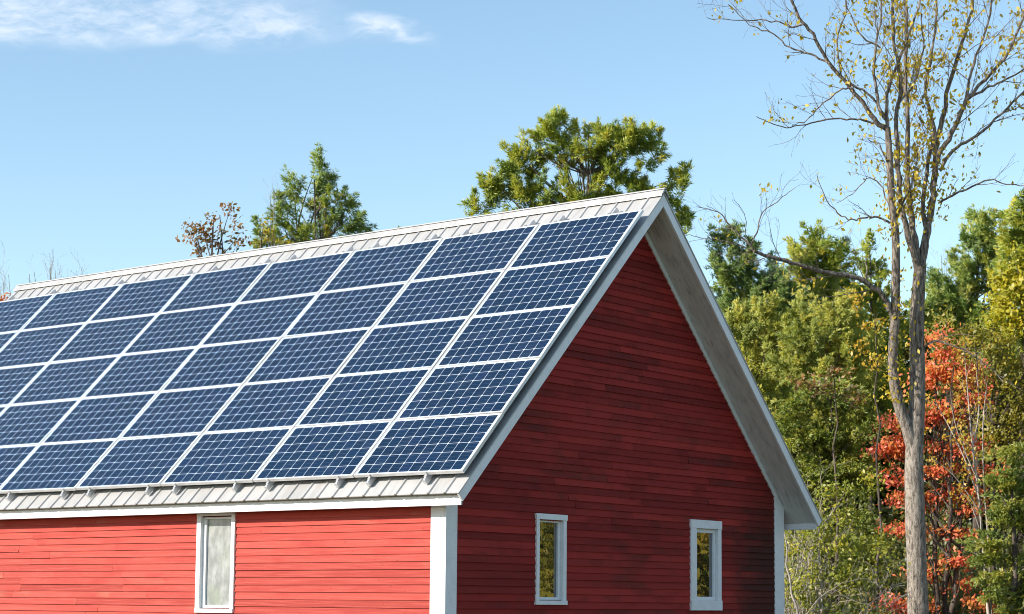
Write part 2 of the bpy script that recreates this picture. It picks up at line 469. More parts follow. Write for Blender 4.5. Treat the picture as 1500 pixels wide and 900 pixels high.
WS = dict(a=-4.595, b=-3.900, z0=1.427, z1=2.682)      # side window casing
WG1 = dict(a=-2.100, b=-1.495, z0=1.563, z1=2.667)
WG2 = dict(a=1.318, b=2.080, z0=1.500, z1=2.724)

def apex_w(z): return max(0.0, min(YW, H - .165 - z))
ZS = 2.72                                              # top of the long walls
m_ = MB()
courses(.35, ZS, lambda z: (XG1 + .19, XG0 - .206), [(WS['a'] + .05, WS['b'] - .05, WS['z0'] + .04, WS['z1'])], lambda u, o, z: (u, -YW - o, z), m_)
side = m_.build('side_wall', M_side, barn)
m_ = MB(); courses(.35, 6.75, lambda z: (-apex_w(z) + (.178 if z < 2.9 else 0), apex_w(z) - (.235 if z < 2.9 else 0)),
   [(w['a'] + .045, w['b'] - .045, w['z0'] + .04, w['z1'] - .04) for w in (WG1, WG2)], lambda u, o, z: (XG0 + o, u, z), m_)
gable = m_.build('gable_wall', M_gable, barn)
m_ = MB()                                              # far gable, rear wall and the sheathing behind all boards
courses(.35, 6.75, lambda z: (-apex_w(z) + .18, apex_w(z) - .18) if z < 2.9 else (-apex_w(z), apex_w(z)), [], lambda u, o, z: (XG1 - o, -u, z), m_)
m_.build('back_gable_wall', M_gable, barn)
m_ = MB(); courses(.35, ZS, lambda z: (XG1 + .19, XG0 - .19), [], lambda u, o, z: (-u + XG0 + XG1, YW + o, z), m_)
m_.build('rear_wall', M_side, barn)

def wall_with_holes(mb, a, b, z0, z1, holes, box):
    us = sorted({a, b, *[h[0] for h in holes], *[h[1] for h in holes]})
    for u0, u1 in zip(us, us[1:]):
        h = [h for h in holes if h[0] <= u0 + 1e-6 and h[1] >= u1 - 1e-6]
        if h: box(u0, u1, z0, h[0][2]); box(u0, u1, h[0][3], z1)
        else: box(u0, u1, z0, z1)
m_ = MB(); T = .10
hs = [(WS['a'] + .07, WS['b'] - .07, WS['z0'] + .06, WS['z1'] - .05)]
wall_with_holes(m_, XG1, XG0, .30, ZS, hs, lambda u0, u1, a, b: m_.box((u0, -YW + .001, a), (u1, -YW + T, b)))
m_.box((XG1, YW - T, .30), (XG0, YW - .001, ZS))
hg = [(w['a'] + .06, w['b'] - .06, w['z0'] + .06, w['z1'] - .06) for w in (WG1, WG2)]
wall_with_holes(m_, -YW + T, YW - T, .30, ZS, hg, lambda u0, u1, a, b: m_.box((XG0 - T, u0, a), (XG0 - .001, u1, b)))
m_.box((XG1 + .001, -YW + T, .30), (XG1 + T, YW - T, ZS))
tri = [(-YW, ZS), (YW, ZS), (YW, H - .165 - YW), (0, H - .165), (-YW, H - .165 - YW)]
for xa, xb in ((XG0 - T, XG0 - .001), (XG1 + .001, XG1 + T)): m_.prism(tri, 0, xa, xb)
m_.build('wall_sheathing', M_red_plain, barn)
m_ = MB(); m_.box((XG1 - .03, -YW - .03, -.3), (XG0 + .03, YW + .03, .345)); m_.build('foundation', M_stone, barn)
m_ = MB(); m_.box((XG1 + .3, -YW + .5, .35), (XG0 - .5, YW - .5, .40)); m_.box((XG1 + .3, -.06, .4), (XG0 - .5, .06, 2.7)); m_.build('interior_partition', M_dark, barn)

# roof: ribbed sheets, ridge cap, soffits, rake boards, fascias
def sheet(side_):
    mb = MB(); prof = []; x = -XB - .012
    rib = .2478; n = int(XB / rib)
    xs = [(-XB - .012, 0)]
    for i in range(n + 1):
        c = -.19 - i * rib
        if c < -XB + .03: break
        xs += [(c + .022, 0), (c + .010, .017), (c - .010, .017), (c - .022, 0)]
    xs.append((.012, 0)); xs.sort(key=lambda t: t[0])
    ss = [.0, L * .33, L * .66, L]
    rows = []
    for s in ss: rows.append([(x, s, h - .0) for x, h in xs])
    bot = [[(x, s, h - .012) for x, h in xs] for s in (ss[0], ss[-1])]
    k = len(xs)
    v = [p for r_ in rows for p in r_]
    f = [(j*k+i, j*k+i+1, (j+1)*k+i+1, (j+1)*k+i) for j in range(3) for i in range(k-1)]
    if side_ > 0: f = [q[::-1] for q in f]
    mb.add(SL(v, side_), f)
    v = bot[0] + bot[1]
    mb.add(SL(v, side_), [(i, k+i, k+i+1, i+1) for i in range(k-1)])
    v = rows[-1] + bot[1]; mb.add(SL(v, side_), [(i, i+1, k+i+1, k+i) for i in range(k-1)])
    for e in (0, k-1):
        mb.add(SL([rows[0][e], rows[-1][e], bot[1][e], bot[0][e]], side_), [(0, 1, 2, 3)])
    return mb
roof = sheet(-1).build('roof', M_roof, barn)
rear = sheet(1)
rear.build('rear_roof', M_roof, barn)
m_ = MB()
cap = [(.0, .046), (.098, .032), (.108, .024), (.104, .0235), (.096, .026), (.0, .034)]
def capw(s, n, sd): return (sd * (s * ca + n * sa), H - s * sa + n * ca)
for sd in (-1, 1):
    m_.prism([capw(s, n, sd) for s, n in cap[:1]] + [capw(s, n, sd) for s, n in cap[1:5]] + [(0, H + .020)], 1 if False else 0, -XB - .03, .03)
m_.prism([(-.028, H + .043), (.028, H + .043), (.020, H + .060), (-.020, H + .060)], 0, -XB - .03, .03)
m_.build('ridge_cap', M_roof, roof)
for sd in (-1, 1):
    for xa, xb in ((-OV + .002, -.033), (-XB + .033, -XB + OV - .002)):
        m_ = MB(); m_.box((xa, .125, -.118), (xb, L - .06, -.104), lambda v: SL(v, sd)); m_.build('soffit', M_soffit, roof)
m_ = MB()                                              # underside of the eaves and the deck above
for sd in (-1, 1):
    m_.box((-XB + OV, .125, -.118), (-OV, L - .06, -.104), lambda v: SL(v, sd))
    m_.box((-XB + .03, .10, -.103), (-.033, L - .07, -.016), lambda v: SL(v, sd))
m_.build('roof_deck', M_soffit, roof)
for sd in (-1, 1):
    for x0 in (-.032, -XB):
        m_ = MB()
        d = .130
        poly = [(0, H - .014 * 1.414), capw(L - .004, -.013, sd), capw(L - .004, -d, sd), (0, H - d * 1.414)]
        m_.prism(poly, 0, x0, x0 + .032)
        m_.build('rake_board', M_white, roof, bevel=.003)
    m_ = MB()
    m_.box((-XB + .033, sd * 4.025 if sd < 0 else 4.025 - .025, 2.672), (-.0335, sd * 4.025 + .025 if sd < 0 else 4.025, 2.785))
    m_.build('fascia', M_white, roof, bevel=.003)
for sd in (-1, 1):                                     # narrow frieze boards under the gable soffit
    m_ = MB(); m_.prism([capw(.22, -.120, sd), capw(5.36, -.120, sd), capw(5.36, -.185, sd), capw(.22, -.185, sd)], 0, XG0 + .003, XG0 + .030)
    m_.build('frieze_board', M_white, roof, bevel=.002)

# corner boards: two boards meeting at each corner
def corner(x, y, wx, wy):
    mb = MB(); sx = 1 if x > -5 else -1; sy = 1 if y > 0 else -1; t = .026; top = 2.95
    xa, xb = sorted((x, x - sx * wx)); ya, yb = sorted((y + sy * .001, y + sy * t))
    mb.box((xa, ya, .33), (xb, yb, ZS if True else top))
    xa, xb = sorted((x + sx * .001, x + sx * t)); ya, yb = sorted((y + sy * t, y - sy * wy))
    mb.prism([(ya, .33), (yb, .33), (yb, H - .170 - abs(yb)), (ya, H - .170 - abs(ya))], 0, xa, xb)
    return mb.build('corner_board', M_white, barn, bevel=.003)
corner(XG0, -YW, .206, .178); corner(XG0, YW, .2, .235); corner(XG1, -YW, .19, .18); corner(XG1, YW, .19, .18)

# windows: casing > sash > pane; put(u, o, z): o = outwards from the wall
def window(w, put, label, cas, sash, glass, head=0.0, sill=0.0):
    a, b, z0, z1 = w['a'], w['b'], w['z0'], w['z1']
    def bx(mb, u0, u1, o0, o1, c0, c1):
        P = [put(u, o, z) for z in (c0, c1) for o in (o0, o1) for u in (u0, u1)]
        mb.add(P, [(0,2,3,1), (4,5,7,6), (0,1,5,4), (2,6,7,3), (0,4,6,2), (1,3,7,5)])
    root = empty('window', put((a + b) / 2, 0, z0)); root.parent = barn; root['label'] = label
    off = put((a + b) / 2, 0, z0)
    l, r, t, bo = cas
    m1 = MB()
    bx(m1, a, a + l, .0045, .036, z0 + bo, z1 - t); bx(m1, b - r, b, .0045, .036, z0 + bo, z1 - t)
    bx(m1, a - head, b + head, .0045, .042, z1 - t, z1); bx(m1, a - sill, b + sill, .0045, .046, z0, z0 + bo)
    fr = m1.build('casing', M_white, root, off, bevel=.003)
    ia, ib, iz0, iz1 = a + l, b - r, z0 + bo, z1 - t
    m2 = MB(); s = sash; D0, D1 = -.060, -.012
    for q in ((ia - .004, ia + s[0], iz0 - .004, iz1 + .004), (ib - s[1], ib + .004, iz0 - .004, iz1 + .004)):
        bx(m2, q[0], q[1], D0, D1, q[2], q[3])
    bx(m2, ia + s[0], ib - s[1], D0, D1, iz1 - s[2], iz1 + .004); bx(m2, ia + s[0], ib - s[1], D0, D1, iz0 - .004, iz0 + s[3])
    for u0, u1 in ((ia - .006, ia), (ib, ib + .006)):      # jamb liner back to the sheathing
        bx(m2, u0, u1, -.0119, .004, iz0, iz1)
    m2.build('sash', M_white, root, off, bevel=.003)
    m3 = MB(); bx(m3, ia + s[0] - .003, ib - s[1] + .003, -.048, -.040, iz0 + s[3] - .003, iz1 - s[2] + .003)
    m3.build('pane', glass, root, off)
    return root
gw = lambda u, o, z: (XG0 + o, u, z)
window(WS, lambda u, o, z: (u, -YW - o, z), 'tall window with hazed glass, a pale sky reflection put into its colour, in the sunlit side wall', (.075, .065, .035, .05), (.055, .03, .04, .045), M_pale_pane)
window(WG1, gw, 'narrow gable window nearer the corner, with a projecting head board', (.060, .065, .070, .052), (.052, .045, .030, .040), M_glass, .012, .012)
window(WG2, gw, 'broad white framed gable window nearer the far corner', (.140, .085, .115, .135), (.075, .045, .055, .050), M_glass, .008, .006)

# ------------------------------------------------------------------ solar panels and their rails
CP, RP, EB, HH = 1.684, 1.010, .2253, .130
Rm = Matrix.Rotation(A, 4, 'X')
pan = empty('solar_panel')
m_ = MB(); fw, th = .013, .040
m_.box((-PW/2, -PH/2, -th), (PW/2, -PH/2 + fw, 0)); m_.box((-PW/2, PH/2 - fw, -th), (PW/2, PH/2, 0))
m_.box((-PW/2, -PH/2 + fw, -th), (-PW/2 + fw, PH/2 - fw, 0)); m_.box((PW/2 - fw, -PH/2 + fw, -th), (PW/2, PH/2 - fw, 0))
p_frame = m_.build('frame', M_alu, pan)
m_ = MB(); m_.box((-PW/2 + fw - .001, -PH/2 + fw - .001, -.012), (PW/2 - fw + .001, PH/2 - fw + .001, -.004))
p_cell = m_.build('cell_sheet', M_cell, pan)
ORD = ['first', 'second', 'third', 'fourth', 'fifth', 'sixth', 'seventh', 'eighth']
ROW = ['bottom row, along the eave', 'second row up from the eave', 'middle row', 'second row below the ridge', 'top row, under the ridge']
first = True
for r_ in range(5):
    for c_ in range(8):
        if first: o = pan; first = False
        else:
            o = pan.copy(); COL.objects.link(o)
            for q in (p_frame, p_cell):
                d = q.copy(); COL.objects.link(d); d.parent = o
        s = L - EB - (r_ + .5) * RP; x = .0143 - (c_ + .5) * CP
        loc = SL([(x, s, HH)])[0]
        o.matrix_world = Matrix.Translation(Vector(loc)) @ Rm @ Matrix.Rotation(random.uniform(-.0012, .0012), 4, 'Z') @ Matrix.Rotation(random.uniform(-.006, .006), 4, 'X') @ Matrix.Rotation(random.uniform(-.004, .004), 4, 'Y')
        tag(o, f'blue solar panel in the {ROW[r_]}, {ORD[c_]} from the gable edge', 'solar panel', 'solar panels covering the barn roof')

rail = empty('mounting_rail')
m_ = MB(); ra, rb = -(L - EB + .085), -(L - EB - 5 * RP - .21)         # in the slope frame, y up the slope
m_.box((-.020, ra, .024), (.020, rb, .082))
m_.box((-.014, ra + .012, .0825), (.014, rb - .012, .0885))
rail_bar = m_.build('rail', M_rail, rail)
clamps = []
for ye in (-(L - EB) - .004, -(L - EB - 5 * RP) + .016):
    m_ = MB(); sg = -1 if ye < -3 else 1
    m_.box((-.016, ye - .004, .0890), (.016, ye + .012, .136)); m_.box((-.016, min(ye + sg * .006, ye + sg * .034), .0888), (.016, max(ye + sg * .006, ye + sg * .034), .100))
    clamps.append(m_.build('end_clamp', M_alu, rail))
offs = [(.56, 1.43)] + [(.25, 1.42), (.31, 1.41), (.24, 1.40), (.26, 1.42), (.30, 1.41), (.25, 1.40), (.28, 1.40)]
first = True; k_ = 0
for c_ in range(8):
    for q_ in range(2):
        if first: o = rail; first = False
        else:
            o = rail.copy(); COL.objects.link(o)
            for q in (rail_bar, *clamps):
                d = q.copy(); COL.objects.link(d); d.parent = o
        x = .0143 - c_ * CP - offs[c_][q_]
        o.matrix_world = Matrix.Translation(Vector((x, 0, H))) @ Rm
        tag(o, f'grey rail running up the roof under the {ORD[c_]} panel column from the gable, {"gable side" if q_ == 0 else "far side"}', 'rail', 'mounting rails under the panels')
        k_ += 1

# ------------------------------------------------------------------ the wood behind the barn (far to near)
# soft continuous woodland deep behind everything
def woodland():
    bl = []
    for px in range(1010, 1640, 34):
        top = 505 + 26 * math.sin(px * .021) + random.uniform(-14, 14)
        for py in range(int(top), 930, 46):
            bl.append((px + random.uniform(-12, 12), py, 30, 32, random.uniform(-3, 5)))
    C_, D_ = sample_blobs(bl, 74, 30)
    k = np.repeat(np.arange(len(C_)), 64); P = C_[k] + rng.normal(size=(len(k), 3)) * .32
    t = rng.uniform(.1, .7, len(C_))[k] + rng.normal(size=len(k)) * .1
    c, U, V = leaf_cards(P, .12)
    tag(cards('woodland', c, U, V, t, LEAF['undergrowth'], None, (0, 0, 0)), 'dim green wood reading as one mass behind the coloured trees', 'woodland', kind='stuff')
    # shrubs, brambles and saplings on the ground among the trees
    n_ = 130000
    px = rng.uniform(1060, 1660, n_); d = np.where((px > 1270) & (px < 1480), rng.uniform(48.5, 66, n_), rng.uniform(41, 66, n_))
    P = np.stack([at(a, 881, b) for a, b in zip(px, d)]); hh = 1.7 + 1.5 * np.sin(px * .05 + d) * np.sin(d * .9) + np.clip((d - 50) * .18, 0, 3)
    P[:, 2] = np.abs(rng.uniform(0, 1, n_)) * np.maximum(hh, .25)
    c, U, V = leaf_cards(P, .085)
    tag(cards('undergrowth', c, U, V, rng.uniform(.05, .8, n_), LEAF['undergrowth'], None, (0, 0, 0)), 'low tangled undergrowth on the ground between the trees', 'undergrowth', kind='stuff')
woodland()

# --- above the ridge
tree('white_pine', 'broad irregular pine rising behind the gable end of the ridge', 'tree', 862, 60, 172,
     [(822,205,42,38), (768,232,36,34), (872,222,36,40), (932,216,40,36), (962,212,16,26), (722,272,34,24), (770,282,52,34), (850,290,58,36), (940,284,46,34),
      (905,250,40,30), (796,190,18,18), (920,190,20,16), (990,282,18,24), (1002,325,16,30), (700,300,22,16), (1003,258,8,12), (945,340,60,30), (840,345,80,26)], 'goldpine',
     dens=17, per=22, cl=.30, trunk_r=.2, limbs=.7, needle=(.24, .024, 9), fill=2.0, flat=1.0)
tree('white_pine', 'slender ragged pine behind the middle of the roof ridge', 'tree', 468, 64, 240,
     [(470,262,24,30), (452,285,36,26), (485,290,26,30), (440,320,42,28), (490,328,36,32), (522,322,14,28), (531,338,9,16), (465,350,60,26), (420,345,30,22), (455,385,80,26), (398,335,22,24), (412,305,14,18), (380,355,14,14), (432,270,14,16), (470,240,10,12), (505,300,14,22)], 'pine',
     dens=12, per=18, cl=.32, trunk_r=.12, limbs=.9, needle=(.24, .024, 8), trunks=3, fill=1.9, flat=1.1)
tree('oak_tree', 'thin crowned tree with rusty leaves behind the ridge, left of the slender pine', 'tree', 322, 62, 312,
     [(340,312,16,18), (312,338,42,28), (278,345,12,14), (290,345,16,22), (335,358,36,24), (300,368,26,18), (320,395,50,20)], 'rust', style='leaf',
     dens=11, per=16, cl=.34, size=.085, trunk_r=.08, limbs=1.2, trunks=3, fill=1.7)
tree('birch_tree', 'spindly yellowing birch between the rusty tree and the slender pine', 'tree', 402, 61, 300,
     [(392,345,16,26), (412,352,22,24), (385,372,22,14), (405,385,40,18)], 'olive', style='leaf', dens=11, per=22, cl=.25, size=.075, trunk_r=.07, limbs=.9, trunks=3)
tree('spruce_tree', 'spruce of which only the tip shows over the ridge', 'tree', 582, 63, 330, [(582,345,3.5,12), (582,368,14,16)], 'darkpine', dens=60, per=10, cl=.12, trunk_r=.06, limbs=.5, needle=(.14, .025, 8))
tree('maple_tree', 'red bush-like maple showing beyond the far end of the roof', 'tree', 2, 60, 424, [(0,438,17,12), (-14,452,30,18), (-30,470,40,24)], 'red', style='leaf', dens=26, per=30, cl=.25, size=.08, trunk_r=.08)

def bare_tree(label, px, depth, top_py, spread, stems, bark, tw=(.7, 1.3), group=None, r0=.035, cat='tree', name='bare_tree', levels=1):
    base = ground(px, depth); base[2] = -.05
    root = empty(name, base); tag(root, label, cat, group)
    tm, bm_, tips = MB(), MB(), []
    for i in range(stems):
        e = at(px + rng.uniform(-spread, spread), top_py + abs(rng.normal()) * 14 * (i > 0), depth) + cw * rng.normal() * .5
        p = bez(base + (i > 0) * .15 * rng.normal(size=3) * np.array([1, 1, 0]), base + np.array([0, 0, (e[2] - base[2]) * .55]), e, 14)
        p[1:] += np.cumsum(rng.normal(size=(13, 3)) * np.array([.035, .035, 0]), 0)
        rr = r0 * (1 - .9 * np.linspace(0, 1, 14)) + .003
        tm.tube(p, rr, 5); twigs(bm_, p, rr, levels, tips, tw[0], tw[1], .35, .45)
    tm.build('trunk', bark, root, base, smooth=True); bm_.build('branches', bark, root, base, smooth=True)
    return root, base, tips
bare_tree('pale bare saplings showing over the far end of the ridge, leftmost clump', 18, 60, 396, 26, 5, M_bark_pale, tw=(.4, 1.0))
bare_tree('fine upright bare twigs over the ridge, in the densest clump near the far end', 82, 60, 392, 26, 9, M_bark_pale, tw=(.35, 1.0))
bare_tree('fine bare twigs over the ridge, nearest the rusty tree among the bare clumps', 140, 61, 398, 24, 5, M_bark_pale, tw=(.4, 1.0))
bare_tree('bare grey tree leaning up between the rusty tree and the slender pine', 395, 62.5, 278, 24, 3, M_bark_pale, tw=(.5, 1.1))
bare_tree('leafless pinkish grey tree in the gap right of the tall trunk', 1392, 66, 372, 30, 6, M_bark_pale, tw=(.35, 1.3))

# --- right-hand wood
tree('white_pine', 'dark pine close behind the right roof slope, near the drooping limb', 'tree', 1092, 60, 348,
     [(1098,372,26,24), (1070,400,34,24), (1112,408,46,28), (1075,440,44,30), (1130,450,50,34), (1052,388,14,10), (1066,350,8,10), (1048,345,12,8), (1100,520,60,60)], 'darkpine',
     dens=17, per=28, cl=.40, trunk_r=.2, limbs=.4, needle=(.23, .024, 9), flat=.9, fill=2.0)
tree('white_pine', 'tall yellow tinged pine with a rounded top left of the tall trunk', 'tree', 1204, 64, 336,
     [(1200,356,30,22), (1172,385,28,26), (1215,385,40,32), (1190,420,56,34), (1235,425,30,30), (1150,420,22,24), (1200,480,70,50), (1190,560,80,50)], 'goldpine',
     dens=16, per=28, cl=.40, trunk_r=.2, limbs=.4, needle=(.23, .024, 9), flat=.9, fill=2.0)
tree('white_pine', 'small pointed pine tip beside the tall trunk, right of the rounded pine', 'tree', 1274, 66, 340,
     [(1274,360,9,16), (1270,388,20,20), (1288,395,16,16), (1275,430,34,30), (1290,490,44,50), (1290,580,60,60)], 'goldpine', dens=18, per=26, cl=.32, trunk_r=.14, limbs=.4, needle=(.17, .027, 8))
tree('young_pine', 'soft light green young pine against the right roof slope', 'tree', 1112, 51, 432,
     [(1108,462,44,30), (1082,492,34,30), (1135,505,50,34), (1100,545,60,40), (1160,470,30,26), (1120,610,70,50)], 'softpine', dens=18, per=30, cl=.36, trunk_r=.13, limbs=.35, needle=(.16, .020, 10))
tree('young_pine', 'soft light green young pine below the long drooping limb', 'tree', 1212, 50, 440,
     [(1215,470,46,34), (1180,500,40,34), (1245,505,40,40), (1190,545,56,36), (1250,560,40,36), (1215,620,70,50)], 'softpine', dens=18, per=30, cl=.36, trunk_r=.13, limbs=.35, needle=(.16, .020, 10))
tree('young_birch', 'small bright yellow green tree beside the roof edge', 'tree', 1086, 45, 482,
     [(1082,512,14,26), (1092,540,20,26), (1100,580,22,30), (1108,630,26,34)], 'yellow', style='leaf', dens=17, per=26, cl=.26, size=.055, trunk_r=.05, limbs=.6)
tree('hemlock', 'dense dark green hemlock behind the bare brush', 'tree', 1215, 48, 545,
     [(1215,575,40,26), (1180,605,44,26), (1255,610,40,30), (1160,635,34,24), (1215,640,60,30), (1240,690,70,44), (1180,700,60,44), (1210,790,90,60)], 'hemlock', style='hemlock',
     dens=19, per=30, cl=.34, trunk_r=.14, limbs=.4, needle=(.13, .026, 8), flat=.4)
tree('beech_tree', 'rusty brown leaved sapling in front of the green pines', 'tree', 1222, 45.2, 520,
     [(1225,545,28,20), (1205,565,24,18), (1240,575,26,20), (1180,560,16,14)], 'rust', style='leaf', dens=15, per=22, cl=.24, size=.06, trunk_r=.05, limbs=.7)
tree('white_pine', 'tall dark pine with a blue green top near the right edge', 'tree', 1432, 60, 300,
     [(1442,322,22,22), (1425,350,24,22), (1452,356,26,26), (1418,392,30,26), (1450,410,40,34), (1400,430,26,28), (1410,470,50,36), (1370,470,30,30), (1386,440,26,26), (1378,412,16,16), (1352,450,20,24), (1430,540,60,50)], 'pine',
     dens=17, per=28, cl=.40, trunk_r=.2, limbs=.4, needle=(.23, .024, 9), flat=.9, fill=2.0)
tree('white_pine', 'golden green pine cut off by the right edge of the view', 'tree', 1498, 56, 282,
     [(1490,315,18,26), (1505,300,22,24), (1478,350,20,28), (1510,350,40,40), (1490,400,40,36), (1540,360,40,60), (1520,470,60,60)], 'goldpine',
     dens=17, per=28, cl=.38, trunk_r=.18, limbs=.4, needle=(.23, .024, 9), flat=.9, fill=2.0)
tree('poplar_tree', 'bright yellow green leafy tree at the right edge', 'tree', 1505, 45, 345,
     [(1500,375,24,26), (1480,410,28,26), (1512,420,40,36), (1465,445,26,24), (1495,470,46,30), (1540,430,40,60)], 'yellow', style='leaf', dens=24, per=44, cl=.34, size=.066, trunk_r=.12, limbs=.4)
tree('broadleaf_tree', 'large olive yellow tree below the bright yellow green one', 'tree', 1455, 49, 470,
     [(1420,500,34,26), (1462,505,40,32), (1495,530,40,36), (1435,545,44,34), (1475,580,50,36), (1500,620,44,36), (1405,560,26,30), (1450,640,50,40), (1390,470,20,20), (1530,560,50,60)], 'olive', style='leaf',
     dens=19, per=34, cl=.34, size=.058, trunk_r=.1, limbs=.5)
tree('sapling', 'small golden leaved sapling between the pines and the tall trunk', 'tree', 1282, 44, 455,
     [(1275,478,16,16), (1262,505,20,18), (1285,530,18,22), (1255,440,10,10), (1350,585,16,22), (1342,625,14,18)], 'gold', style='leaf', dens=13, per=16, cl=.24, size=.058, trunk_r=.04, limbs=.8)
tree('red_maple', 'fiery red and orange maple behind the tall grey trunk', 'tree', 1372, 46, 468,
     [(1375,505,26,26), (1395,545,36,26), (1355,560,22,24), (1420,575,30,22), (1312,620,20,24), (1375,610,46,24), (1300,660,20,18), (1330,655,44,18), (1400,655,44,20), (1380,690,40,16), (1440,690,26,14),
      (1320,700,30,14), (1395,725,44,16), (1345,735,46,15), (1425,745,26,14), (1335,775,34,14), (1400,780,42,13), (1385,822,34,16), (1345,840,30,12), (1405,860,30,12), (1300,888,40,14), (1350,885,40,10), (1430,885,34,12)], 'red', style='leaf',
     dens=27, per=42, cl=.42, size=.060, trunk_r=.08, limbs=.8, flat=.40, trunks=3)
tree('hemlock', 'dark green hemlock in the bottom right corner', 'tree', 1480, 42.5, 640,
     [(1490,665,26,22), (1465,700,26,18), (1500,710,40,24), (1470,745,32,20), (1505,770,44,26), (1455,795,26,18), (1480,830,44,24), (1450,860,30,18), (1500,880,50,24), (1540,740,40,70)], 'hemlock', style='hemlock',
     dens=22, per=34, cl=.30, trunk_r=.1, limbs=.5, needle=(.12, .024, 8), flat=.35)
tree('leafy_shrub', 'yellow green leafy shrub beside the far corner of the barn', 'shrub', 1200, 37.2, 730,
     [(1170,800,26,24), (1200,770,36,24), (1235,800,40,24), (1165,850,24,30), (1210,845,44,28), (1260,850,40,26), (1180,890,50,20), (1250,760,34,22), (1275,720,22,22), (1210,720,40,22), (1290,800,26,30), (1265,895,50,18)], 'shrub', style='leaf',
     dens=24, per=40, cl=.32, size=.046, trunk_r=.03, limbs=.3, trunks=2, bark=M_bark_pale)
def arching_shrub(label, px0, px1, d, stems, reach, rise):
    base = ground((px0 + px1) / 2, d); root = empty('bare_shrub', base); tag(root, label, 'shrub')
    tm, bm_, tips = MB(), MB(), []
    for i in range(stems):
        a = ground(rng.uniform(px0, px1), d + rng.normal() * .5); a[2] = rng.uniform(0, .3)
        up = rise * rng.uniform(.45, 1.1); out = reach * rng.uniform(.1, 1.1)
        e = a + cr * out + np.array([0, 0, up]) + cw * rng.normal() * .5
        m = a + cr * out * rng.uniform(.05, .45) + np.array([0, 0, up * rng.uniform(.6, 1.05)])
        p = bez(a, m, e, 16); p[1:] += np.cumsum(rng.normal(size=(15, 3)) * .035, 0)
        rr = np.linspace(.015 * rng.uniform(.6, 1.2), .004, 16); tm.tube(p, rr, 5)
        twigs(bm_, p, rr, 1, tips, .30, .9, .15, .25)
    tm.build('stems', M_bark_pale, root, base, smooth=True); bm_.build('branches', M_bark_pale, root, base, smooth=True)
arching_shrub('tangle of bare pale stems arching to the right over the shrub beside the barn', 1120, 1240, 37.6, 12, 1.5, 3.0)
arching_shrub('fine bare pale branches standing close against the right roof edge', 1140, 1185, 38.8, 12, .35, 4.0)
arching_shrub('few bare pale branches in front of the red maple, just left of the tall trunk', 1230, 1300, 38.0, 6, .7, 2.0)

def sapling():
    d = 43.0; base = ground(1448, d); root = empty('maple_sapling', base)
    tag(root, 'slim pale saplings fanning up before the red maple, right of the tall trunk', 'tree')
    tm, bm_, tips = MB(), MB(), []
    L_ = [([(1448,905),(1440,800),(1433,720),(1424,650),(1418,580),(1412,510)], 2.6), ([(1434,730),(1412,670),(1390,625),(1368,585)], 1.5), ([(1430,700),(1405,640),(1392,590)], 1.2),
          ([(1452,905),(1448,800),(1441,700),(1440,620),(1446,560)], 1.8), ([(1436,750),(1400,700),(1365,670)], 1.1), ([(1425,655),(1434,600),(1430,540)], 1.1), ([(1440,790),(1420,735),(1396,712)], 1.0)]
    for i, (pl, r0) in enumerate(L_):
        p = np.array([at(x, y, d + .35 * j * (1 if i % 2 else -1) * (i > 0) * .5) for j, (x, y) in enumerate(pl)]); p = smooth(p, 12)
        rr = np.linspace(r0, .5, len(p)) * mpp(d); tm.tube(p, rr, 5); twigs(bm_, p, rr, 0, tips, .35, .8, .3, .4)
    tm.build('trunk', M_bark_pale, root, base, smooth=True); bm_.build('branches', M_bark_pale, root, base, smooth=True)
    pts = np.concatenate([t[2:] for t in tips]); P = pts[rng.integers(len(pts), size=700)] + rng.normal(size=(700, 3)) * .06
    c, U, V = leaf_cards(P, .05); cards('crown', c, U, V, rng.uniform(.2, .9, 700), LEAF['gold'], root, base)
def smooth(P, n):
    """Catmull-Rom through the points"""
    Q = np.concatenate([[2*P[0]-P[1]], P, [2*P[-1]-P[-2]]]); out = []
    segs = len(P) - 1; m = max(2, int(math.ceil(n / segs)))
    for i in range(segs):
        a, b, c, d = Q[i:i+4]
        for t in np.linspace(0, 1, m, endpoint=False):
            out.append(.5*((2*b) + (-a+c)*t + (2*a-5*b+4*c-d)*t*t + (-a+3*b-3*c+d)*t**3))
    out.append(P[-1]); return np.array(out)
sapling()

